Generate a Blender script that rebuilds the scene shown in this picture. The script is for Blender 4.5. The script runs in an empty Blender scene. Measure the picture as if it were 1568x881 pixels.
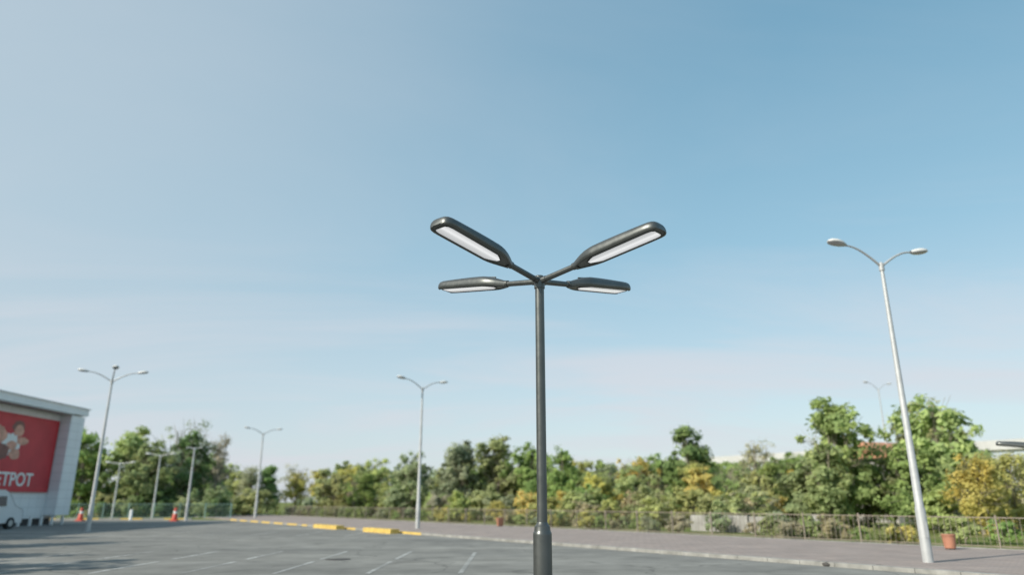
import bpy, math, random
import numpy as np
from mathutils import Vector, Matrix, noise
R=math.radians
scene=bpy.context.scene
col=scene.collection

# ------------------------------------------------------------ helpers
def link(o,parent=None):
    col.objects.link(o)
    if parent: o.parent=parent
    return o
def empty(name,loc=(0,0,0),rotz=0,scale=1):
    e=bpy.data.objects.new(name,None); e.empty_display_size=.3
    e.location=loc; e.rotation_euler=(0,0,rotz); e.scale=(scale,)*3
    return link(e)
class B:
    def __init__(s): s.v=[];s.f=[];s.m=[]
    def add(s,vs,fs,mi=0):
        o=len(s.v); s.v+= [tuple(p) for p in vs]
        s.f+= [tuple(i+o for i in f) for f in fs]; s.m+=[mi]*len(fs)
    def box(s,c,d,mi=0,rot=None):
        vs=[]
        for z in(-.5,.5):
            for y in(-.5,.5):
                for x in(-.5,.5):
                    p=Vector((x*d[0],y*d[1],z*d[2]))
                    if rot: p=rot@p
                    vs.append(p+Vector(c))
        s.add(vs,[(0,2,3,1),(4,5,7,6),(0,1,5,4),(1,3,7,5),(3,2,6,7),(2,0,4,6)],mi)
    def tube(s,pts,rad,n=12,mi=0,cap=True):
        pts=[Vector(p) for p in pts]
        if not hasattr(rad,'__len__'): rad=[rad]*len(pts)
        vs=[];up=None
        for i,p in enumerate(pts):
            a=pts[max(i-1,0)];b=pts[min(i+1,len(pts)-1)]
            if i and (pts[i]-pts[i-1]).length<1e-6: a=pts[max(i-2,0)]
            t=(b-a).normalized()
            if up is None:
                up=t.orthogonal().normalized()
            up=(up-t*up.dot(t)).normalized(); w=t.cross(up)
            for k in range(n):
                an=2*math.pi*k/n
                vs.append(p+(up*math.cos(an)+w*math.sin(an))*rad[i])
        fs=[]
        for i in range(len(pts)-1):
            for k in range(n):
                fs.append((i*n+k,i*n+(k+1)%n,(i+1)*n+(k+1)%n,(i+1)*n+k))
        if cap:
            fs.append(tuple(range(n))[::-1]); fs.append(tuple((len(pts)-1)*n+k for k in range(n)))
        s.add(vs,fs,mi)
    def mesh(s,name,mats,smooth=True,ang=35):
        me=bpy.data.meshes.new(name); me.from_pydata(s.v,[],s.f)
        for m in mats: me.materials.append(m)
        me.polygons.foreach_set('material_index',s.m); me.update()
        if smooth:
            me.shade_smooth(); me.set_sharp_from_angle(angle=R(ang))
        return me
    def obj(s,name,mats,parent=None,smooth=True,ang=35):
        return link(bpy.data.objects.new(name,s.mesh(name,mats,smooth,ang)),parent)

def newmat(name):
    m=bpy.data.materials.new(name); m.use_nodes=True
    nt=m.node_tree; bs=nt.nodes['Principled BSDF']
    return m,nt,bs
def ramp(nt,fac,stops):
    r=nt.nodes.new('ShaderNodeValToRGB'); nt.links.new(fac,r.inputs[0])
    e=r.color_ramp.elements
    while len(e)<len(stops): e.new(.5)
    for i,(p,c) in enumerate(stops):
        e[i].position=p
        e[i].color=(tuple(c)+(1,)) if hasattr(c,'__len__') else (c,c,c,1)
    return r.outputs[0]
def tnoise(nt,scale,detail=4,rough=.55,vec=None,dist=0):
    n=nt.nodes.new('ShaderNodeTexNoise'); n.inputs['Scale'].default_value=scale
    n.inputs['Detail'].default_value=detail; n.inputs['Roughness'].default_value=rough
    n.inputs['Distortion'].default_value=dist
    if vec is not None: nt.links.new(vec,n.inputs['Vector'])
    return n.outputs['Fac']
def geo(nt): return nt.nodes.new('ShaderNodeNewGeometry').outputs['Position']
def mapping(nt,vec,scale=(1,1,1),rot=(0,0,0)):
    m=nt.nodes.new('ShaderNodeMapping'); m.inputs['Scale'].default_value=scale; m.inputs['Rotation'].default_value=rot
    nt.links.new(vec,m.inputs['Vector']); return m.outputs[0]
def mix(nt,fac,a,b,mode='MIX'):
    m=nt.nodes.new('ShaderNodeMix'); m.data_type='RGBA'; m.blend_type=mode
    for i,x in ((0,fac),(6,a),(7,b)):
        if hasattr(x,'is_linked'): nt.links.new(x,m.inputs[i])
        elif hasattr(x,'__len__'): m.inputs[i].default_value=tuple(x)+(1,)
        else: m.inputs[i].default_value=x if i==0 else (x,x,x,1)
    return m.outputs[2]
def bump(nt,bs,h,strength=.3,dist=.02):
    b=nt.nodes.new('ShaderNodeBump'); b.inputs['Strength'].default_value=strength; b.inputs['Distance'].default_value=dist
    nt.links.new(h,b.inputs['Height']); nt.links.new(b.outputs[0],bs.inputs['Normal'])
def simple(name,c,rough=.6,metal=0,var=.15,scale=3,spec=.5):
    m,nt,bs=newmat(name)
    n=tnoise(nt,scale,5,.6,geo(nt))
    lo=tuple(x*(1-var) for x in c); hi=tuple(min(1,x*(1+var)) for x in c)
    nt.links.new(ramp(nt,n,[(.3,lo),(.7,hi)]),bs.inputs['Base Color'])
    bs.inputs['Roughness'].default_value=rough; bs.inputs['Metallic'].default_value=metal
    bs.inputs['Specular IOR Level'].default_value=spec
    return m

# ------------------------------------------------------------ materials
def asphalt_color(nt,P):
    big=tnoise(nt,.11,5,.6,mapping(nt,P,(1,1.6,1)))
    mid=tnoise(nt,.9,6,.65,P)
    fine=tnoise(nt,38,3,.7,P)
    c=ramp(nt,big,[(.3,(.180,.178,.166)),(.52,(.228,.224,.206)),(.72,(.285,.277,.252))])
    c=mix(nt,.65,c,ramp(nt,mid,[(.3,.68),(.7,1.28)]),'MULTIPLY')
    c=mix(nt,.5,c,ramp(nt,fine,[(.3,.6),(.7,1.35)]),'MULTIPLY')
    v=nt.nodes.new('ShaderNodeTexVoronoi'); v.feature='DISTANCE_TO_EDGE'; v.inputs['Scale'].default_value=.22
    wob=nt.nodes.new('ShaderNodeTexNoise'); wob.inputs['Scale'].default_value=.8; nt.links.new(P,wob.inputs['Vector'])
    va=nt.nodes.new('ShaderNodeVectorMath'); va.operation='ADD'; nt.links.new(P,va.inputs[0]); nt.links.new(wob.outputs['Color'],va.inputs[1])
    nt.links.new(va.outputs[0],v.inputs['Vector'])
    cr=ramp(nt,v.outputs['Distance'],[(0.0,.45),(.008,1.0)])
    c=mix(nt,.7,c,cr,'MULTIPLY')
    bl=ramp(nt,tnoise(nt,.45,3,.5,P,1.2),[(.60,1.0),(.68,.70)])
    c=mix(nt,.75,c,bl,'MULTIPLY')
    # traffic-polished lanes
    ln=ramp(nt,tnoise(nt,.35,3,.5,mapping(nt,P,(.12,1.3,1))),[(.42,.86),(.6,1.1)])
    c=mix(nt,.7,c,ln,'MULTIPLY')
    return c,fine
m_asph,nt,bs=newmat('asphalt'); c,f=asphalt_color(nt,geo(nt)); nt.links.new(c,bs.inputs['Base Color'])
bs.inputs['Roughness'].default_value=.88; bs.inputs['Specular IOR Level'].default_value=.25; bump(nt,bs,f,.4,.01)
def paint(name,colr,cover=.5):
    m,nt,bs=newmat(name); P=geo(nt); c,f=asphalt_color(nt,P)
    w=ramp(nt,tnoise(nt,4,6,.8,P),[(cover-.12,0.0),(cover+.14,1.0)])
    w=mix(nt,1.0,w,ramp(nt,tnoise(nt,.55,3,.6,P),[(.38,.12),(.62,1.0)]),'MULTIPLY')
    c2=mix(nt,w,c,colr); nt.links.new(c2,bs.inputs['Base Color']); bs.inputs['Roughness'].default_value=.7
    return m
m_white=paint('worn_white_paint',(.60,.60,.58),.50)
# grass
m_grass,nt,bs=newmat('grass'); P=geo(nt)
c=ramp(nt,tnoise(nt,.35,6,.65,P),[(.3,(.10,.15,.04)),(.5,(.17,.20,.06)),(.68,(.25,.23,.11))])
c=mix(nt,.6,c,ramp(nt,tnoise(nt,9,4,.7,P),[(.3,.5),(.7,1.4)]),'MULTIPLY')
nt.links.new(c,bs.inputs['Base Color']); bs.inputs['Roughness'].default_value=.95; bs.inputs['Specular IOR Level'].default_value=.1
bump(nt,bs,tnoise(nt,14,4,.7,P),.8,.08)
# pavers
m_pave,nt,bs=newmat('paving'); P=geo(nt)
bk=nt.nodes.new('ShaderNodeTexBrick'); nt.links.new(mapping(nt,P,(1,1,1),(0,0,R(54.6))),bk.inputs['Vector'])
bk.inputs['Scale'].default_value=1; bk.inputs['Brick Width'].default_value=.4; bk.inputs['Row Height'].default_value=.2; bk.inputs['Mortar Size'].default_value=.008
bk.inputs['Color1'].default_value=(.33,.265,.235,1); bk.inputs['Color2'].default_value=(.28,.235,.215,1); bk.inputs['Mortar'].default_value=(.13,.12,.11,1)
c=mix(nt,.6,bk.outputs['Color'],ramp(nt,tnoise(nt,.7,6,.65,P),[(.3,.75),(.7,1.25)]),'MULTIPLY')
nt.links.new(c,bs.inputs['Base Color']); bs.inputs['Roughness'].default_value=.9
m_kerb=simple('kerb_concrete',(.30,.295,.275),.9,0,.3,2.5)
m_kerby=simple('kerb_yellow',(.64,.45,.12),.75,0,.25,4)
m_conc=simple('concrete_wall_grey',(.33,.32,.30),.85,0,.35,1.6)
m_bridge=simple('bridge_concrete',(.50,.50,.49),.85,0,.15,.3)
# lamp metals
m_dark,nt,bs=newmat('anthracite_metal'); P=geo(nt)
nt.links.new(ramp(nt,tnoise(nt,3,5,.6,P),[(.3,(.105,.112,.108)),(.7,(.135,.142,.137))]),bs.inputs['Base Color'])
bs.inputs['Metallic'].default_value=.7
nt.links.new(ramp(nt,tnoise(nt,12,5,.6,P),[(.3,.34),(.7,.46)]),bs.inputs['Roughness'])
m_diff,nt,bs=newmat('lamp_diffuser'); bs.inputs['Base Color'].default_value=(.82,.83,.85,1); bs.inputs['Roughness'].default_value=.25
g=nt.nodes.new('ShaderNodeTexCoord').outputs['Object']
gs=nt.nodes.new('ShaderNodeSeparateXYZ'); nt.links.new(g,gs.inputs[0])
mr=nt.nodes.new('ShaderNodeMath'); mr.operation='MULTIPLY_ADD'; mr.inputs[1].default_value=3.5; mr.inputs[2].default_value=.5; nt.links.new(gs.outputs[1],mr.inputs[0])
nt.links.new(ramp(nt,mr.outputs[0],[(.12,(.45,.45,.47)),(.40,(.60,.60,.62)),(.56,(.95,.95,.97)),(.85,(.6,.6,.62))]),bs.inputs['Emission Color']); bs.inputs['Emission Strength'].default_value=.68  # emission added to brighten the panel; lighter band painted across its width
m_galv=simple('galvanised_paint',(.48,.49,.49),.5,.25,.12,4)
m_headw=simple('lamp_housing_white',(.62,.62,.60),.4,.0,.08,4)
m_glass=simple('lamp_glass',(.42,.43,.44),.15,0,.1,5)
m_wall,nt,bs=newmat('white_cladding'); P=geo(nt)
bk=nt.nodes.new('ShaderNodeTexBrick'); bk.offset=0
sx=nt.nodes.new('ShaderNodeSeparateXYZ'); cx=nt.nodes.new('ShaderNodeCombineXYZ'); nt.links.new(P,sx.inputs[0])
ad=nt.nodes.new('ShaderNodeMath'); ad.operation='ADD'; nt.links.new(sx.outputs[0],ad.inputs[0]); nt.links.new(sx.outputs[1],ad.inputs[1])
nt.links.new(ad.outputs[0],cx.inputs[0]); nt.links.new(sx.outputs[2],cx.inputs[1]); nt.links.new(cx.outputs[0],bk.inputs['Vector'])
bk.inputs['Scale'].default_value=1; bk.inputs['Brick Width'].default_value=.9; bk.inputs['Row Height'].default_value=.6; bk.inputs['Mortar Size'].default_value=.015
bk.inputs['Color1'].default_value=(.80,.82,.83,1); bk.inputs['Color2'].default_value=(.77,.79,.80,1); bk.inputs['Mortar'].default_value=(.55,.57,.58,1)
nt.links.new(mix(nt,.5,bk.outputs['Color'],ramp(nt,tnoise(nt,.6,5,.6,P),[(.3,.92),(.7,1.1)]),'MULTIPLY'),bs.inputs['Base Color']); bs.inputs['Roughness'].default_value=.5
m_trim=simple('white_trim',(.80,.81,.81),.5,0,.05,1)
m_soff=simple('soffit_grey',(.42,.42,.40),.7,0,.08,1)
m_red=simple('banner_red',(.56,.055,.065),.6,0,.1,.8)
m_wht=simple('banner_white',(.8,.8,.78),.6,0,.03,1)
m_org=simple('banner_peach',(.66,.35,.26),.6,0,.3,2)
m_blu=simple('banner_brown',(.24,.11,.09),.6,0,.2,2)
m_blk=simple('dark_plinth',(.06,.06,.065),.7,0,.2,2)
m_rub=simple('rubber',(.03,.03,.03),.8,0,.2,4)
m_van=simple('van_paint',(.66,.68,.70),.3,0,.03,1)
m_win=simple('car_glass',(.03,.035,.04),.08,0,.1,1)
m_tail=simple('tail_light',(.5,.02,.02),.2,0,.1,3)
m_orange=simple('orange_plastic',(.42,.19,.12),.6,0,.2,5)
m_redp=simple('red_plastic',(.55,.08,.05),.5,0,.1,5)
m_teal=simple('teal_fence_paint',(.20,.32,.30),.6,.1,.15,2)
m_rust=simple('brown_fence_paint',(.26,.22,.18),.8,.0,.25,3)
m_bark=simple('bark',(.30,.27,.21),.95,0,.35,6,.1)
m_stone=simple('stone',(.07,.065,.06),.9,0,.3,8)
m_roofo=simple('tile_roof_orange',(.50,.25,.15),.85,0,.2,3)

m_leaf,nt,bs=newmat('foliage')
nt.nodes.remove(bs)
oi=nt.nodes.new('ShaderNodeObjectInfo'); at=nt.nodes.new('ShaderNodeAttribute'); at.attribute_name='tone'
c=mix(nt,1.0,oi.outputs['Color'],ramp(nt,at.outputs['Fac'],[(0,(.74,.77,.76)),(.5,(1,1,1)),(1,(1.3,1.26,1.16))]),'MULTIPLY')
n=tnoise(nt,.5,3,.6,geo(nt))
c=mix(nt,.6,c,ramp(nt,n,[(.3,(.82,.9,.86)),(.7,(1.22,1.08,1.0))]),'MULTIPLY')
d=nt.nodes.new('ShaderNodeBsdfDiffuse'); t=nt.nodes.new('ShaderNodeBsdfTranslucent'); ms=nt.nodes.new('ShaderNodeMixShader')
ms.inputs[0].default_value=.42
nt.links.new(c,d.inputs[0]); nt.links.new(c,t.inputs[0]); nt.links.new(d.outputs[0],ms.inputs[1]); nt.links.new(t.outputs[0],ms.inputs[2])
nt.links.new(ms.outputs[0],nt.nodes['Material Output'].inputs[0])

# ------------------------------------------------------------ vegetation
def tree_mesh(name,seed,H=8.,rad=3.2,zlo=.08,nclump=170,leaves=45,leaf=.2,gap=-.2,droop=0,trunk=True,lobes=14):
    rg=random.Random(seed); nr=np.random.default_rng(seed)
    b=B(); crown=[]
    for i in range(lobes):
        a=i*2.4+rg.uniform(-.4,.4); zf=zlo+.10+(.80-zlo)*((i+.5)/lobes)+rg.uniform(-.05,.05)
        env=math.sqrt(max(.05,1-((zf-.40)/.58)**2))
        rr=rad*env*rg.uniform(.25,.68)
        r=rad*rg.uniform(.30,.50)*(.55+.45*env)
        crown.append((Vector((rr*math.cos(a),rr*math.sin(a),H*zf)),r,min(r*rg.uniform(.8,1.15),H*(1-zf)+.15)))
    crown.append((Vector((rg.uniform(-.4,.4),rg.uniform(-.4,.4),H*.80)),rad*.42,H*.20))
    crown.append((Vector((0,0,H*.5)),rad*.62,H*.32))
    if trunk:
        lean=Vector((rg.uniform(-.3,.3),rg.uniform(-.3,.3),0))
        tp=[Vector((0,0,-.3)),Vector((0,0,H*.12)),lean*.5+Vector((0,0,H*.3)),lean+Vector((0,0,H*.55)),lean*1.2+Vector((0,0,H*.86))]
        b.tube(tp,[H*.024,H*.018,H*.014,H*.009,H*.003],8)
        for c0,r,rz in crown:
            s=tp[1].lerp(tp[3],rg.uniform(.15,.95)); mid=s.lerp(c0,.5)+Vector((rg.uniform(-.2,.2),rg.uniform(-.2,.2),.25))
            b.tube([s,mid,c0],[H*.009,H*.006,H*.003],5)
            for k in range(6):
                e=c0+Vector((rg.uniform(-1,1)*r,rg.uniform(-1,1)*r,rg.uniform(-.2,1)*rz))*.95
                b.tube([mid.lerp(c0,rg.random()),e],[H*.003,H*.0012],4)
    pts=[];tone=[];nrm=[]
    off=Vector((seed*7.3,seed*3.1,0))
    n=0;tries=0
    while n<nclump and tries<nclump*8:
        tries+=1
        c0,r,rz=rg.choice(crown)
        v=Vector((rg.gauss(0,1),rg.gauss(0,1),rg.gauss(0,1))).normalized()*(rg.random()**.36)
        p=c0+Vector((v.x*r,v.y*r,v.z*rz))
        if p.z<H*zlo*.5: continue
        if noise.noise(p*.65+off)<gap: continue
        n+=1
        cr=rg.uniform(.26,.68)*(H/8)**.5
        k=int(leaves*rg.uniform(.6,1.3))
        q=nr.normal(size=(k,3)); q/=np.linalg.norm(q,axis=1)[:,None]
        outn=q.copy()
        q*=(nr.random(k)**.5)[:,None]*cr*nr.uniform(.8,1.3,k)[:,None]
        q[:,2]*=.8
        if droop: q[:,2]-= nr.random(k)*droop
        pts.append(q+np.array(p)); base=rg.uniform(.2,.8)+ (p.z/H-.5)*.2
        tone.append(np.clip(base+nr.normal(0,.12,k),0,1))
        rad3=np.array((p.x/rad,p.y/rad,(p.z/H-.35)*1.2))
        nn=nr.normal(size=(k,3))*.38+outn*.45+rad3*.9+np.array((0,0,.25)); nrm.append(nn)
    P=np.concatenate(pts);T=np.concatenate(tone);N=np.concatenate(nrm); N/=np.linalg.norm(N,axis=1)[:,None]
    K=len(P)
    a=np.cross(N,nr.normal(size=(K,3))); a/=np.linalg.norm(a,axis=1)[:,None]; c=np.cross(N,a)
    s=(leaf*nr.uniform(.6,1.4,K))[:,None]
    quad=np.stack([P-a*s, P-c*s*.55, P+a*s, P+c*s*.55],1).reshape(-1,3)
    nv=len(b.v)
    me=bpy.data.meshes.new(name)
    V=np.concatenate([np.array(b.v).reshape(-1,3),quad]) if nv else quad
    F=[tuple(x) for x in b.f]+[tuple(x) for x in (np.arange(K*4).reshape(-1,4)+nv).tolist()]
    me.from_pydata(V.tolist(),[],F)
    me.materials.append(m_bark); me.materials.append(m_leaf)
    me.polygons.foreach_set('material_index',[0]*len(b.f)+[1]*K)
    at=me.attributes.new('tone','FLOAT','POINT'); at.data.foreach_set('value',np.concatenate([np.full(nv,.5),np.repeat(T,4)]).astype(np.float32))
    me.update(); return me
broad=[tree_mesh('broad_tree_mesh_%d'%i,10+i,8,3.2+.25*(i%3),.06,200,42,.18,-.14) for i in range(5)]
tall=[tree_mesh('tall_tree_mesh_%d'%i,30+i,8,2.3,.08,165,42,.17,-.12,lobes=12) for i in range(3)]
sparse=[tree_mesh('sparse_tree_mesh_%d'%i,50+i,8,3.0,.2,90,26,.11,.0,lobes=14) for i in range(2)]
willow=[tree_mesh('willow_tree_mesh_%d'%i,60+i,8,3.5,.10,140,40,.15,-.05,droop=.9,lobes=12) for i in range(2)]
shrub=[tree_mesh('shrub_mesh_%d'%i,80+i,2.2,1.7,.03,70,40,.10,-.3,lobes=7) for i in range(4)]
rnd=random.Random(5)
G=dict(green=(.31,.42,.16),lite=(.43,.49,.22),yel=(.58,.54,.20),dark=(.205,.29,.12),olive=(.38,.42,.23),tan=(.43,.41,.29),grey=(.38,.42,.28))
def veg(name,me,x,y,h,wscale=1,colr='green',parent=None,base=8.,z=0):
    o=bpy.data.objects.new(name,me); s=h/base
    o.location=(x,y,z); o.scale=(s*wscale,s*wscale,s); o.rotation_euler=(0,0,rnd.uniform(0,6.28))
    k=rnd.uniform(.9,1.15); c=G[colr]; o.color=(c[0]*k*rnd.uniform(.92,1.1),c[1]*k,c[2]*k*rnd.uniform(.9,1.1),1)
    return link(o,parent)
T=[('broadleaf_tree',broad[0],21.5,48,8.1,1.0,'green'),
   ('broadleaf_tree',broad[1],27.0,46,8.3,.95,'lite'),
   ('broadleaf_tree',broad[2],29.6,51,8.4,.8,'olive'),
   ('broadleaf_tree',broad[4],24.0,44,5.0,1.1,'green'),
   ('broadleaf_tree',tall[0],19.6,46,5.4,1.1,'lite'),
   ('willow_tree',willow[0],23.6,37.5,4.1,1.15,'yel'),
   ('willow_tree',willow[1],27.0,40,4.3,1.1,'yel'),
   ('willow_tree',willow[0],30.5,43,4.4,1.1,'lite'),
   ('broadleaf_tree',tall[1],14.6,60,7.6,1.0,'dark'),
   ('poplar_tree',tall[2],16.4,66,6.6,.9,'green'),
   ('broadleaf_tree',broad[3],-1.5,72,7.7,1.05,'olive'),
   ('broadleaf_tree',broad[4],-5.2,72,7.4,1.0,'grey'),
   ('broadleaf_tree',tall[0],4.4,66,6.4,1.0,'green'),
   ('broadleaf_tree',broad[1],2.0,70,7.2,.9,'green'),
   ('willow_tree',willow[0],9.8,58,5.1,1.1,'yel'),
   ('willow_tree',willow[1],13.3,54,4.5,.9,'yel'),
   ('broadleaf_tree',broad[2],-10.0,74,6.4,1.0,'grey'),
   ('broadleaf_tree',broad[0],-42,80,9.4,1.0,'lite'),
   ('broadleaf_tree',broad[2],-48.0,80,9.2,1.0,'green'),
   ('bare_tree',sparse[0],-37.2,82,11.0,1.0,'grey'),
   ('broadleaf_tree',broad[3],-35.8,82,9.0,.8,'dark'),
   ('bare_tree',sparse[1],-33.4,83,8.9,.8,'tan'),
   ('broadleaf_tree',tall[1],-45.5,78,8.6,1.1,'green'),
   ('broadleaf_tree',broad[1],-38.8,78,8.2,.9,'olive'),
   ('bare_tree',sparse[1],19.3,58,6.2,1.0,'tan')]
for t in T: veg(*t)
belt=empty('tree_line')
rows=[]
for i in range(34):
    x=-46+i*2.4; rows.append((x+rnd.uniform(-1,1),112+rnd.uniform(-5,5)-max(0,x)*.3,rnd.uniform(5.8,7.8)))
for i in range(26):
    x=-21+i*1.9; rows.append((x+rnd.uniform(-.8,.8),84-(x+20)*.45+rnd.uniform(-2,2),rnd.uniform(4.3,6.1)))
for i in range(22):
    x=6+i*1.6; rows.append((x+rnd.uniform(-.6,.6),57-(x-8)*.45+rnd.uniform(-1.5,1.5),rnd.uniform(3.4,4.8)))
for i in range(18):
    x=22+i*3.3; rows.append((x,78-(i*1.5)+rnd.uniform(-3,3),rnd.uniform(5.6,6.6) if i<6 else rnd.uniform(4.4,5.2)))
for i in range(14):
    x=-90+i*4; rows.append((x,95+rnd.uniform(-4,4),rnd.uniform(7,9)))
cols=['green','lite','green','olive','green','grey','lite','yel','dark','lite']
for x,y,h in rows:
    if 28<x<35 and 55<y<66: continue
    veg('belt_tree',rnd.choice(broad+broad+tall+[willow[0],willow[1],sparse[0]]),x,y,h,rnd.uniform(.95,1.25),rnd.choice(cols),belt)
brush=empty('roadside_brush')
d=Vector((.58,-.815)); n2=Vector((.815,.58))
for i in range(220):
    s=rnd.uniform(-95,2); c0=rnd.uniform(29.4,33) if i%2 else rnd.uniform(33,44)
    p=n2*c0+d*s
    if p.y<14: continue
    veg('brush_clump',rnd.choice(shrub),p.x,p.y,rnd.uniform(.5,1.1) if i%2 else rnd.uniform(1.5,2.7),rnd.uniform(.9,1.4),rnd.choice(['green','lite','tan','grey','olive','lite','yel']),brush,2.2)
for i in range(30):
    veg('brush_clump',rnd.choice(shrub),rnd.uniform(-62,-28),rnd.uniform(76,84),rnd.uniform(1.4,3),1.2,rnd.choice(['green','dark','lite','olive']),brush,2.2)
for x,y,h in ((-20,8.5,8.5),(-22.5,12.5,9.5),(-24.5,17,8.5),(-28,22,9.5),(-31,28,9)):
    veg('broadleaf_tree',rnd.choice(broad),x,y,h,.85,'green')

# ------------------------------------------------------------ ground
def sheet(name,poly,z,mat,thick=None):
    b=B(); nn=len(poly)
    if thick:
        vs=[(x,y,z) for x,y in poly]+[(x,y,z-thick) for x,y in poly]
        fs=[tuple(range(nn))]+[(i,i+nn,(i+1)%nn+nn,(i+1)%nn) for i in range(nn)]
        b.add(vs,fs)
    else: b.add([(x,y,z) for x,y in poly],[tuple(range(nn))])
    return b.obj(name,[mat],None,False)
sheet('ground',[(-1500,-1500),(1500,-1500),(1500,1500),(-1500,1500)],-.008,m_grass)
def pt(c0,s): p=n2*c0+d*s; return (p.x,p.y)
sheet('car_park',[(-75,-45),pt(17.9,62),pt(17.9,-68),(-30,68.6),(-75,68.6)],0,m_asph)
sheet('pavement',[pt(18.18,62),pt(27.4,62),pt(27.4,-90),pt(18.18,-90)],.09,m_pave,.12)
kb=B(); ky=B()
def kerbrun(p0,p1,w=.18,h=.15,yel=lambda s:False,seg=1.0):
    p0=Vector(p0);p1=Vector(p1); L=(p1-p0).length; t=(p1-p0)/L; a=math.atan2(t.y,t.x); rot=Matrix.Rotation(a,3,'Z')
    s=0
    while s<L-.01:
        l=min(seg,L-s); c=p0+t*(s+l/2)
        (ky if yel((p0+t*s)) else kb).box((c.x,c.y,h/2-.02),(l-.012,w,h+.04+rnd.uniform(-.004,.004)),0,rot)
        s+=seg
def isyel(p):
    s=p.x*d.x+p.y*d.y
    return (-46.5<s<-42) or (-38.5<s<-33.5) or (-78<s<-50 and int(s)%3)
kerbrun(pt(18.04,-68),pt(18.04,62),.2,.10,isyel)
kerbrun((-75,68.75),(-29.5,68.75),.2,.12,lambda p:int(p.x)%4<2)
kerbrun(pt(27.5,-90),pt(27.5,60),.12,.11)
kb.obj('kerb',[m_kerb],None,False); ky.obj('kerb',[m_kerby],None,False)
b=B()
for s0,s1 in((-46,-42.2),(-38.4,-35.0)):
    for k in range(4):
        a=pt(17.5,s0+(s1-s0)*(k+.5)/4); b.box((a[0],a[1],.1),((s1-s0)/4-.02,.5,.24),0,Matrix.Rotation(math.atan2(d.y,d.x),3,'Z'))
b.obj('yellow_kerb_block',[m_kerby],None,False)
b=B(); z=.004
def line(x0,y0,x1,y1,w=.12):
    a=Vector((x0,y0));c=Vector((x1,y1));t=(c-a).normalized();nn=Vector((-t.y,t.x))*w/2
    b.add([(*(a-nn),z),(*(c-nn),z),(*(c+nn),z),(*(a+nn),z)],[(0,1,2,3)])
for i in range(12):
    x=-1.2-2.15*i
    if i==0: line(x,17.6,x,24.6)
    else: line(x,17.6,x,21.0); line(x,21.8,x,25.2)
for i in range(9):
    x=-8-2.4*i; line(x,36,x,41)
line(-30,33,-12,33,.12)
b.obj('parking_lines',[m_white],None,False)
b=B(); b.tube([(-5.0,21.8,-.02),(-5.0,21.8,.008)],[.36,.36],28); b.tube([(-5.0,21.8,-.02),(-5.0,21.8,.012)],[.29,.29],28)
b.obj('manhole_cover',[m_stone])
def rock(name,x,y,z,r,seed):
    import bmesh
    bm=bmesh.new(); bmesh.ops.create_icosphere(bm,subdivisions=2,radius=r)
    for v in bm.verts: v.co*=1+.35*noise.noise(v.co*6/r*.3+Vector((seed,0,0))); v.co.z*=.6; v.co.x*=1.3
    me=bpy.data.meshes.new(name); bm.to_mesh(me); bm.free(); me.materials.append(m_stone)
    o=bpy.data.objects.new(name,me); o.location=(x,y,z); link(o)
rock('stone',8.15,19.6,.04,.11,1); rock('stone',9.15,18.9,.04,.10,2); rock('stone',8.5,19.2,.03,.07,3)

# ------------------------------------------------------------ main four-headed street lamp
def luminaire_body():
    b=B(); L=1.43
    ts=[0,.02,.05,.09,.14,.2,.26,.3,.45,.6,.75,.86,.92,.955,.975,.99,1]
    def W(t):
        w=.050+(.190-.050)*math.sin(min(1,t/.27)*math.pi/2)**1.1 if t<.27 else .190+.006*math.sin((t-.27)*3)
        if t>.88: w*= .52+.48*math.sqrt(max(0,1-((t-.88)/.12)**2.4))
        return w
    def Ht(t):
        h=.045+.092*math.sin(min(1,t/.35)*math.pi/2)
        if t>.35: h-= .030*((t-.35)/.65)**1.6
        if t>.93: h*= .45+.55*math.sqrt(max(0,1-((t-.93)/.07)**2))
        return h
    rings=[]; NT=16
    for t in ts:
        w=W(t);h=Ht(t); sk=.046
        if t>.985: sk*=.75
        wi=w*.78; e=min(.010,.1*w)
        ring=[]
        for k in range(NT+1):
            a=math.pi*k/NT; ca,sa=math.cos(a),math.sin(a)
            ring.append((math.copysign(abs(ca)**.6,ca)*w, abs(sa)**.85*h))
        ring+= [(-w*.985,-sk*.45),(-w*.93,-sk*.8),(-wi,-sk),(-wi+e,-sk+.014),(wi-e,-sk+.014),(wi,-sk),(w*.93,-sk*.8),(w*.985,-sk*.45)]
        rings.append([(t*L,y,z) for y,z in ring])
    n=len(rings[0]); vs=[p for r in rings for p in r]; fs=[]
    for i in range(len(rings)-1):
        for k in range(n): fs.append((i*n+k,(i+1)*n+k,(i+1)*n+(k+1)%n,i*n+(k+1)%n))
    fs.append(tuple(range(n))); fs.append(tuple((len(rings)-1)*n+k for k in range(n))[::-1])
    b.add(vs,fs)
    b.tube([(.25,0,.122),(.6,0,.138),(1.0,0,.124),(1.22,0,.108)],[.012,.02,.018,.008],8)
    b.tube([(-.03,0,.003),(.06,0,.003)],[.052,.058],20)
    return b.mesh('luminaire_body',[m_dark],True,32)
def dpoly(k):
    L=1.43; o=[(.17,.030),(.235,.092),(.28,.122),(.88,.128),(.925,.118),(.952,.082)]
    top=[(t*L+(k if i>3 else -k if i<1 else 0),w+k) for i,(t,w) in enumerate(o)]
    return top+[(x,-w) for x,w in top[::-1]]
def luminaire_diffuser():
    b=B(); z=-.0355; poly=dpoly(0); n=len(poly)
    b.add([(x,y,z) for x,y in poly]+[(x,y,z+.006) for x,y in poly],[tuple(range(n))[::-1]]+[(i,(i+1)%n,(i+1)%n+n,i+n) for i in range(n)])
    return b.mesh('luminaire_diffuser',[m_diff],False)
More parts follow.
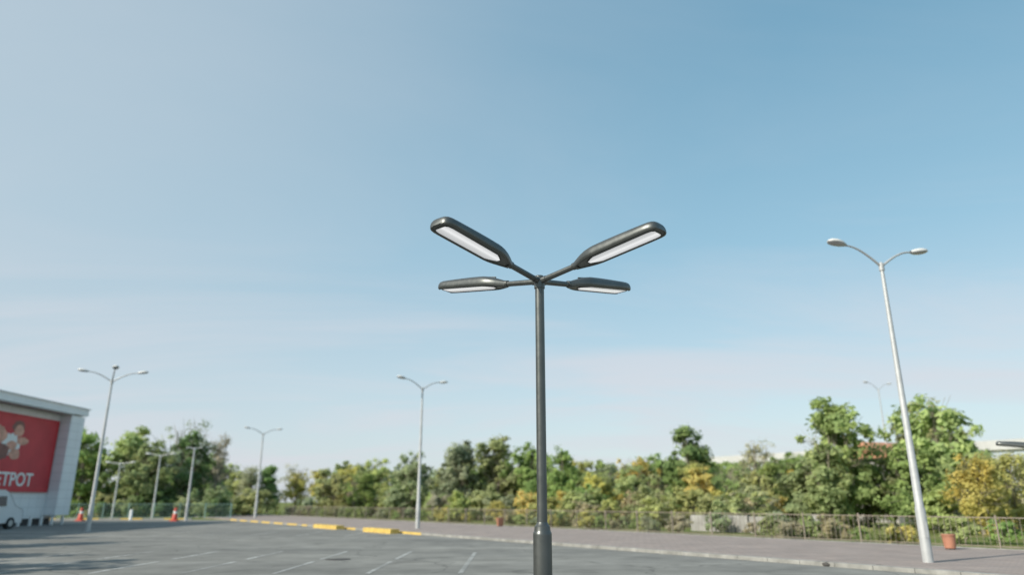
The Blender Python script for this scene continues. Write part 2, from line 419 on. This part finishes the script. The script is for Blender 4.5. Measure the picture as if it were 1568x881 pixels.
def bezel():
    b=B(); poly=dpoly(.005); poly.append(poly[0])
    b.tube([(x,y,-.038) for x,y in poly],.007,6,cap=False)
    return b.mesh('luminaire_bezel',[m_dark])
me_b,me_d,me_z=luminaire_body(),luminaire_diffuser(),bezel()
def big_lamp(x,y,H,angs):
    e=empty('street_lamp',(x,y,0))
    b=B()
    b.tube([(0,0,1.30),(0,0,H-.06)],[.069,.066],28)
    b.tube([(0,0,0),(0,0,.03),(0,0,.031),(0,0,.05),(0,0,.051),(0,0,1.17),(0,0,1.20),(0,0,1.215),(0,0,1.225),(0,0,1.28),(0,0,1.30),(0,0,1.335)],
           [.23,.23,.22,.20,.125,.125,.123,.113,.110,.104,.085,.070],28)
    b.obj('pole',[m_dark],e,True,30)
    b=B()
    for k in range(4):
        a=k*math.pi/2+.78; b.tube([(.18*math.cos(a),.18*math.sin(a),.03),(.18*math.cos(a),.18*math.sin(a),.075)],.018,6)
    b.box((0,-.125,.52),(.11,.012,.32))
    b.obj('base_fittings',[m_dark],e)
    b=B()
    b.tube([(0,0,H-.12),(0,0,H-.118),(0,0,H-.03),(0,0,H+.06),(0,0,H+.075),(0,0,H+.085)],[.070,.078,.078,.074,.06,.02],24)
    b.obj('hub',[m_dark],e)
    slope=math.atan2(.3,2.07)
    for i,a in enumerate(angs):
        dr=Vector((math.cos(a)*math.cos(slope),math.sin(a)*math.cos(slope),math.sin(slope)))
        b=B(); b.tube([Vector((0,0,H-.01))+dr*.03,Vector((0,0,H-.01))+dr*.70],[.043,.041],18)
        b.tube([Vector((0,0,H-.01))+dr*.06,Vector((0,0,H-.01))+dr*.13],[.052,.049],18)
        b.obj('arm_%d'%(i+1),[m_dark],e)
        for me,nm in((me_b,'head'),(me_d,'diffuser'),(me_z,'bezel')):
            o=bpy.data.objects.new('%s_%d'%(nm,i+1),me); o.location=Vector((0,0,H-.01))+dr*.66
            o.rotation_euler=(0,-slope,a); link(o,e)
    return e
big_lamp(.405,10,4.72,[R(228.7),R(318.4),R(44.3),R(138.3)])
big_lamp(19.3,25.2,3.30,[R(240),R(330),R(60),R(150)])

# ------------------------------------------------------------ car-park lamps
def park_lamp(x,y,H,angs,arm=1.45,rise=.55,rb=.105,rt=.05,hs=1.0,z0=0):
    e=empty('street_lamp',(x,y,z0))
    b=B()
    b.tube([(0,0,0),(0,0,.03),(0,0,.031),(0,0,1.4),(0,0,1.5),(0,0,H)],[rb*1.9,rb*1.9,rb*1.25,rb*1.2,rb,rt],18)
    b.tube([(0,0,H-.12),(0,0,H+.08),(0,0,H+.14)],[rt*1.5,rt*1.5,rt*.6],14)
    b.box((0,-rb*1.2,.9),(.09,.03,.4))
    b.obj('pole',[m_galv],e)
    for i,a in enumerate(angs):
        L=arm
        pts=[]
        for k in range(9):
            u=k/8; pts.append(Vector((L*.82*u*math.cos(a),L*.82*u*math.sin(a),H+rise*math.sin(u*math.pi/2))))
        b=B(); b.tube(pts,[rt*.75-.012*k/8 for k in range(9)],8); b.obj('arm_%d'%(i+1),[m_galv],e)
        h=B(); ca,sa=math.cos(a),math.sin(a)
        prof=[(0,.05,.05),(.06,.085,.07),(.18,.15,.105),(.36,.175,.12),(.50,.15,.095),(.57,.09,.05),(.60,.02,.012)]
        for top in(1,0):
            vs=[];n=12
            for t,w,hh in prof:
                for k in range(n+1):
                    q=math.pi*k/n; yy=math.cos(q)*w*hs; zz=math.sin(q)*(hh if top else -hh*.6)*hs
                    X=L*.80+t*hs
                    vs.append((X*ca-yy*sa,X*sa+yy*ca,H+rise+zz+.12*t*hs))
            fs=[(i2*(n+1)+k,(i2+1)*(n+1)+k,(i2+1)*(n+1)+k+1,i2*(n+1)+k+1) for i2 in range(len(prof)-1) for k in range(n)]
            h.add(vs,fs,0 if top else 1)
        h.obj('head_%d'%(i+1),[m_headw,m_glass],e,True,60)
    return e
park_lamp(10.75,19.6,8.15,[R(195.4),R(15.4)],arm=1.42)
park_lamp(-5.5,43.6,8.2,[R(218),R(38)],arm=1.5)
park_lamp(-23.2,41,8.25,[R(196),R(12),R(-58)],arm=1.6,rt=.055)
park_lamp(-24.8,72,8.0,[R(210),R(35)],arm=1.6,rt=.06)
park_lamp(-40.2,75,5.3,[R(180),R(0)],arm=1.2,rise=.1,rt=.06,rb=.09)
park_lamp(-35.7,74,6.0,[R(180),R(0)],arm=1.2,rise=.2,rt=.06,rb=.09)
park_lamp(-28.4,65,6.1,[R(190),R(10)],arm=.5,rise=.1,rt=.06,rb=.1,hs=.5)
park_lamp(31,60,10.6,[R(200),R(20)],arm=1.3,rise=.6,rt=.035,rb=.08,hs=.8)

# ------------------------------------------------------------ supermarket building
e=empty('supermarket_building')
b=B()
b.box((-48,40,4.15),(28.8,29.9,7.4)); b.obj('walls',[m_wall],e,False)
b=B(); b.box((-33.15,54.12,4.2),(.9,1.7,7.1)); b.obj('end_pier',[m_wall],e,False)
b=B(); b.box((-47.8,40,8.1),(30.5,30.2,.5)); b.box((-47.8,40,8.38),(30.7,30.4,.06)); b.obj('roof_fascia',[m_trim],e,False)
b=B(); b.box((-33.05,39.2,7.80),(1.0,28.0,.09)); b.obj('soffit',[m_soff],e,False)
b=B(); b.box((-47.9,40,.2),(28.2,29.2,.7)); b.obj('plinth',[m_blk],e,False)
b=B()
for i in range(16): b.box((-32.9,54.6-i*1.2,.3),(.14,.14,.6))
b.obj('support_posts',[m_trim],e,False)
b=B(); b.box((-33.53,46.5,4.75),(.10,13.2,4.95)); b.obj('banner_panel',[m_red],e,False)
b=B()
for zz in(2.25,7.25): b.box((-33.5,46.5,zz),(.14,13.3,.06))
for yy in(39.87,53.13): b.box((-33.5,yy,4.75),(.14,.06,4.94))
b.obj('banner_frame',[m_red],e,False)
cu=bpy.data.curves.new('banner_text','FONT'); cu.body='METPOT'; cu.size=1.22; cu.extrude=.01; cu.offset=.022; cu.align_x='RIGHT'; cu.space_character=1.02
cu.materials.append(m_wht)
o=bpy.data.objects.new('banner_text',cu); link(o,e); o.matrix_local=Matrix(((0,0,1,-33.46),(1,0,0,51.3),(0,1,0,2.62),(0,0,0,1)))
b=B()
def disc(y,z,ry,rz,mi,k=0):
    nn=26; b.add([(-33.47+.004*k,y+ry*math.cos(2*math.pi*i/nn)*(1+.1*math.sin(5*i+k)),z+rz*math.sin(2*math.pi*i/nn)*(1+.12*math.sin(3*i+k))) for i in range(nn)],[tuple(range(nn))],mi)
disc(48.9,6.45,.62,.42,2,0);disc(49.0,6.2,.46,.40,0,1)
disc(48.3,5.25,.95,.72,1,2);disc(49.5,5.55,.60,.26,0,3);disc(48.5,5.2,.5,.3,0,4)
disc(47.6,4.75,.75,.5,2,5);disc(48.9,4.65,.55,.35,0,6);disc(46.9,5.8,.9,.6,0,8);disc(46.2,5.0,.8,.6,1,9)
b.obj('banner_picture',[m_org,m_wht,m_blu],e,False)

def van(x,y,rz):
    e=empty('parked_van',(x,y,0),rz)
    b=B(); prof=[(-2.5,.35),(-2.55,.9),(-2.5,1.3),(-2.38,2.15),(-2.2,2.28),(1.0,2.28),(1.35,2.15),(2.0,1.35),(2.65,1.12),(2.75,.8),(2.72,.35)]
    n=len(prof)
    vs=[]
    for yy in(-.95,-.98,.98,.95):
        for px,pz in prof: vs.append((px,yy*(1-.10*max(0,pz-1.1)),pz))
    fs=[(i*n+k,i*n+(k+1)%n,(i+1)*n+(k+1)%n,(i+1)*n+k) for i in range(3) for k in range(n)]
    fs+=[tuple(range(n)),tuple(3*n+k for k in range(n))[::-1]]
    b.add(vs,fs); b.obj('body',[m_van],e,True,30)
    b=B()
    for sy in(-1,1):
        for x0,x1 in((-2.1,-1.0),(-.9,.1),(.2,1.15)):
            b.box(((x0+x1)/2,sy*.93,1.62),(x1-x0,.06,.55),0,Matrix.Rotation(R(6*sy),3,'X'))
    b.box((-2.46,0,1.68),(.05,1.5,.6),0,Matrix.Rotation(R(8),3,'Y'))
    b.box((1.70,0,1.78),(.05,1.6,.85),0,Matrix.Rotation(R(-39),3,'Y'))
    b.obj('windows',[m_win],e,False)
    b=B()
    for sx in(-1.6,1.75):
        for sy in(-.88,.88): b.tube([(sx,sy-.12,.34),(sx,sy+.12,.34)],.34,20); b.tube([(sx,sy-.13,.34),(sx,sy+.13,.34)],.19,12,1)
    b.obj('wheels',[m_rub,m_galv],e)
    b=B()
    for sy in(-.86,.86): b.box((-2.53,sy,1.25),(.06,.14,.5))
    b.obj('tail_lights',[m_tail],e,False)
    b=B(); b.box((-2.58,0,.48),(.12,1.8,.2)); b.box((2.72,0,.48),(.12,1.8,.22)); b.obj('bumpers',[m_blk],e,False)
van(-31.25,43.3,R(88))

# ------------------------------------------------------------ fences
def railing(name,p0,p1,h,mat,z0=0,bay=2.4,pick=.16,rp=.03,rk=.009):
    p0=Vector(p0);p1=Vector(p1);L=(p1-p0).length;t=(p1-p0)/L; nb=int(L/bay); b=B(); rot=Matrix.Rotation(math.atan2(t.y,t.x),3,'Z')
    for i in range(nb+1):
        p=p0+t*(i*L/nb); b.box((p.x,p.y,z0+h/2+.03),(rp*2,rp*2,h+.06),0,rot)
    c=(p0+p1)/2
    for zz in(.14,h-.03): b.box((c.x,c.y,z0+zz),(L,.025,.03),0,rot)
    k=0
    while k*pick<L:
        p=p0+t*(k*pick); b.box((p.x+.02*t.y,p.y-.02*t.x,z0+h/2),(rk*2,rk*2,h-.1),0,rot); k+=1
    return b.obj(name,[mat],None,False)
railing('metal_fence',pt(28.1,-84),pt(28.1,18),1.1,m_rust,0,2.4,.2,.024,.006)
railing('metal_fence',(-60,73.5),(-27,71.5),1.4,m_teal,0,2.5,.2,.03,.008)
b=B()
a0=math.atan2(d.y,d.x); rt3=Matrix.Rotation(a0,3,'Z')
for s0,s1,hh in((-28.9,-27.2,.86),(-27.1,-25.0,.88),(-24.9,-23.6,.84),(-21.6,-20.9,1.0)):
    p=pt(33.2,(s0+s1)/2); b.box((p[0],p[1],hh/2),((s1-s0),.18,hh),0,rt3)
b.obj('concrete_wall',[m_conc],None,False)

def bin_(x,y,z=.12,mat=None,s=1):
    e=empty('litter_bin',(x,y,z),0,s); b=B()
    b.tube([(0,0,.03),(0,0,.05),(0,0,.5),(0,0,.51),(0,0,.56),(0,0,.561),(0,0,.5)],[.17,.2,.24,.26,.26,.235,.22],16); b.obj('bucket',[mat],e)
    b=B()
    for k in range(3):
        a=k*2.09; b.tube([(.16*math.cos(a),.16*math.sin(a),0),(.16*math.cos(a),.16*math.sin(a),.06)],.02,6)
    b.obj('feet',[m_blk],e)
bin_(14.4,24.8,.09,m_orange,.85); bin_(-.75,47,.09,m_orange,.95)
def cone(x,y):
    e=empty('traffic_barrier',(x,y,0)); b=B()
    b.box((0,0,.05),(.6,.6,.1)); b.tube([(0,0,.1),(0,0,.5),(0,0,.55),(0,0,1.1)],[.24,.2,.16,.10],16); b.tube([(0,0,.6),(0,0,.8)],[.158,.14],16,1)
    b.obj('body',[m_redp,m_wht],e)
cone(-37.0,64); cone(-28.7,63.5)
b=B(); b.tube([(0,0,0),(0,0,.8),(0,0,.9)],[.14,.12,.05],12); o=b.obj('bollard',[m_trim]); o.location=(-34.5,67.5,0)

# ------------------------------------------------------------ distant overpass and house
e=empty('overpass_bridge'); b=B()
P0=Vector((48,232));P1=Vector((150,95)); t=(P1-P0).normalized(); rr=Matrix.Rotation(math.atan2(t.y,t.x),3,'Z'); c=(P0+P1)/2; L=(P1-P0).length
b.box((c.x,c.y,12.6),(L,9,1.3),0,rr); b.obj('deck',[m_bridge],e,False)
b=B()
for sd in(-4.4,4.4):
    q=c+Vector((-t.y,t.x))*sd; b.box((q.x,q.y,13.6),(L,.15,.7),0,rr)
b.obj('parapet',[m_bridge],e,False)
b=B()
for i in range(9):
    q=P0.lerp(P1,(i+.5)/9); b.box((q.x,q.y,6),(1.2,5,12),0,rr)
b.obj('piers',[m_bridge],e,False)
e=empty('brick_house',(31.6,60.5,0),R(20)); b=B(); b.box((0,0,2.5),(6,5,5.0)); b.obj('walls',[m_conc],e,False)
b=B(); b.add([(-3.4,-3,4.9),(3.4,-3,4.9),(3.4,3,4.9),(-3.4,3,4.9),(-3.4,0,6.3),(3.4,0,6.3)],[(0,1,5,4),(2,3,4,5),(0,4,3),(1,2,5),(0,3,2,1)]); b.obj('roof',[m_roofo],e,False)
b=B()
for xx in(-2,0,2): b.box((xx,-2.51,2.6),(1,.06,1.3))
b.obj('windows',[m_win],e,False)

# ------------------------------------------------------------ world, sun
AZ,EL=236,34
sd=Vector((math.sin(R(AZ))*math.cos(R(EL)),math.cos(R(AZ))*math.cos(R(EL)),math.sin(R(EL))))
w=bpy.data.worlds.new('World'); scene.world=w; w.use_nodes=True; nt=w.node_tree
bg=nt.nodes['Background']; sky=nt.nodes.new('ShaderNodeTexSky'); sky.sky_type='NISHITA'; sky.sun_disc=False
sky.sun_elevation=R(EL); sky.sun_rotation=R(AZ); sky.air_density=1.0; sky.dust_density=1.6; sky.ozone_density=1.2; sky.altitude=100
tc=nt.nodes.new('ShaderNodeTexCoord').outputs['Generated']
sp=nt.nodes.new('ShaderNodeSeparateXYZ'); nt.links.new(tc,sp.inputs[0])
S=1/.12
hz=ramp(nt,sp.outputs[2],[(0,tuple(S*v for v in(.65,.70,.77))),(.14,tuple(S*v for v in(.52,.65,.745))),(.33,tuple(S*v for v in(.30,.52,.67))),(.58,tuple(S*v for v in(.165,.37,.53))),(1,tuple(S*v for v in(.11,.26,.42)))])
base=mix(nt,1.0,sky.outputs[0],(2.2,2.3,1.9),'MULTIPLY')
base=mix(nt,.84,base,hz)
dt=nt.nodes.new('ShaderNodeVectorMath'); dt.operation='DOT_PRODUCT'; dt.inputs[1].default_value=Vector((math.sin(R(285))*.82,math.cos(R(285))*.82,.57)); nt.links.new(tc,dt.inputs[0])
au=ramp(nt,dt.outputs['Value'],[(.2,0.0),(.5,.20),(.75,.55),(1,.85)])
base=mix(nt,au,base,tuple(S*v for v in(.54,.63,.70)))
mz=nt.nodes.new('ShaderNodeMath'); mz.operation='ADD'; mz.inputs[1].default_value=.12; nt.links.new(sp.outputs[2],mz.inputs[0])
mx=nt.nodes.new('ShaderNodeMath'); mx.operation='MAXIMUM'; mx.inputs[1].default_value=.05; nt.links.new(mz.outputs[0],mx.inputs[0])
dv=nt.nodes.new('ShaderNodeVectorMath'); dv.operation='DIVIDE'; nt.links.new(tc,dv.inputs[0])
cb=nt.nodes.new('ShaderNodeCombineXYZ')
for i in range(3): nt.links.new(mx.outputs[0],cb.inputs[i])
nt.links.new(cb.outputs[0],dv.inputs[1])
cl=tnoise(nt,.9,7,.6,mapping(nt,dv.outputs[0],(.5,1.15,0),(0,0,R(-16))),.7)
clm=ramp(nt,cl,[(.43,0.0),(.66,.85)])
el=ramp(nt,sp.outputs[2],[(0,.9),(.17,.75),(.26,.38),(.40,.14),(.8,.08)])
fac=mix(nt,1.0,clm,el,'MULTIPLY')
fin=mix(nt,fac,base,tuple(S*v for v in(.70,.71,.765)))
nt.links.new(fin,bg.inputs[0]); bg.inputs[1].default_value=.12
sl=bpy.data.lights.new('sun','SUN'); sl.energy=5; sl.angle=R(.5); sl.color=(1,.94,.83)
so=bpy.data.objects.new('sun',sl); link(so)
so.rotation_euler=(-sd).to_track_quat('-Z','Y').to_euler(); so.location=sd*60

# ------------------------------------------------------------ camera
cd=bpy.data.cameras.new('camera'); cam=bpy.data.objects.new('camera',cd); link(cam)
cam.location=(0,0,1.6); cam.rotation_euler=(R(90+16.8),0,0); cd.sensor_width=36; cd.lens=36*1087/1568; cd.clip_end=4000
cd.dof.use_dof=True; cd.dof.focus_distance=10.3; cd.dof.aperture_fstop=.48
scene.camera=cam
scene.view_settings.view_transform='Standard'; scene.view_settings.look='None'; scene.view_settings.exposure=0
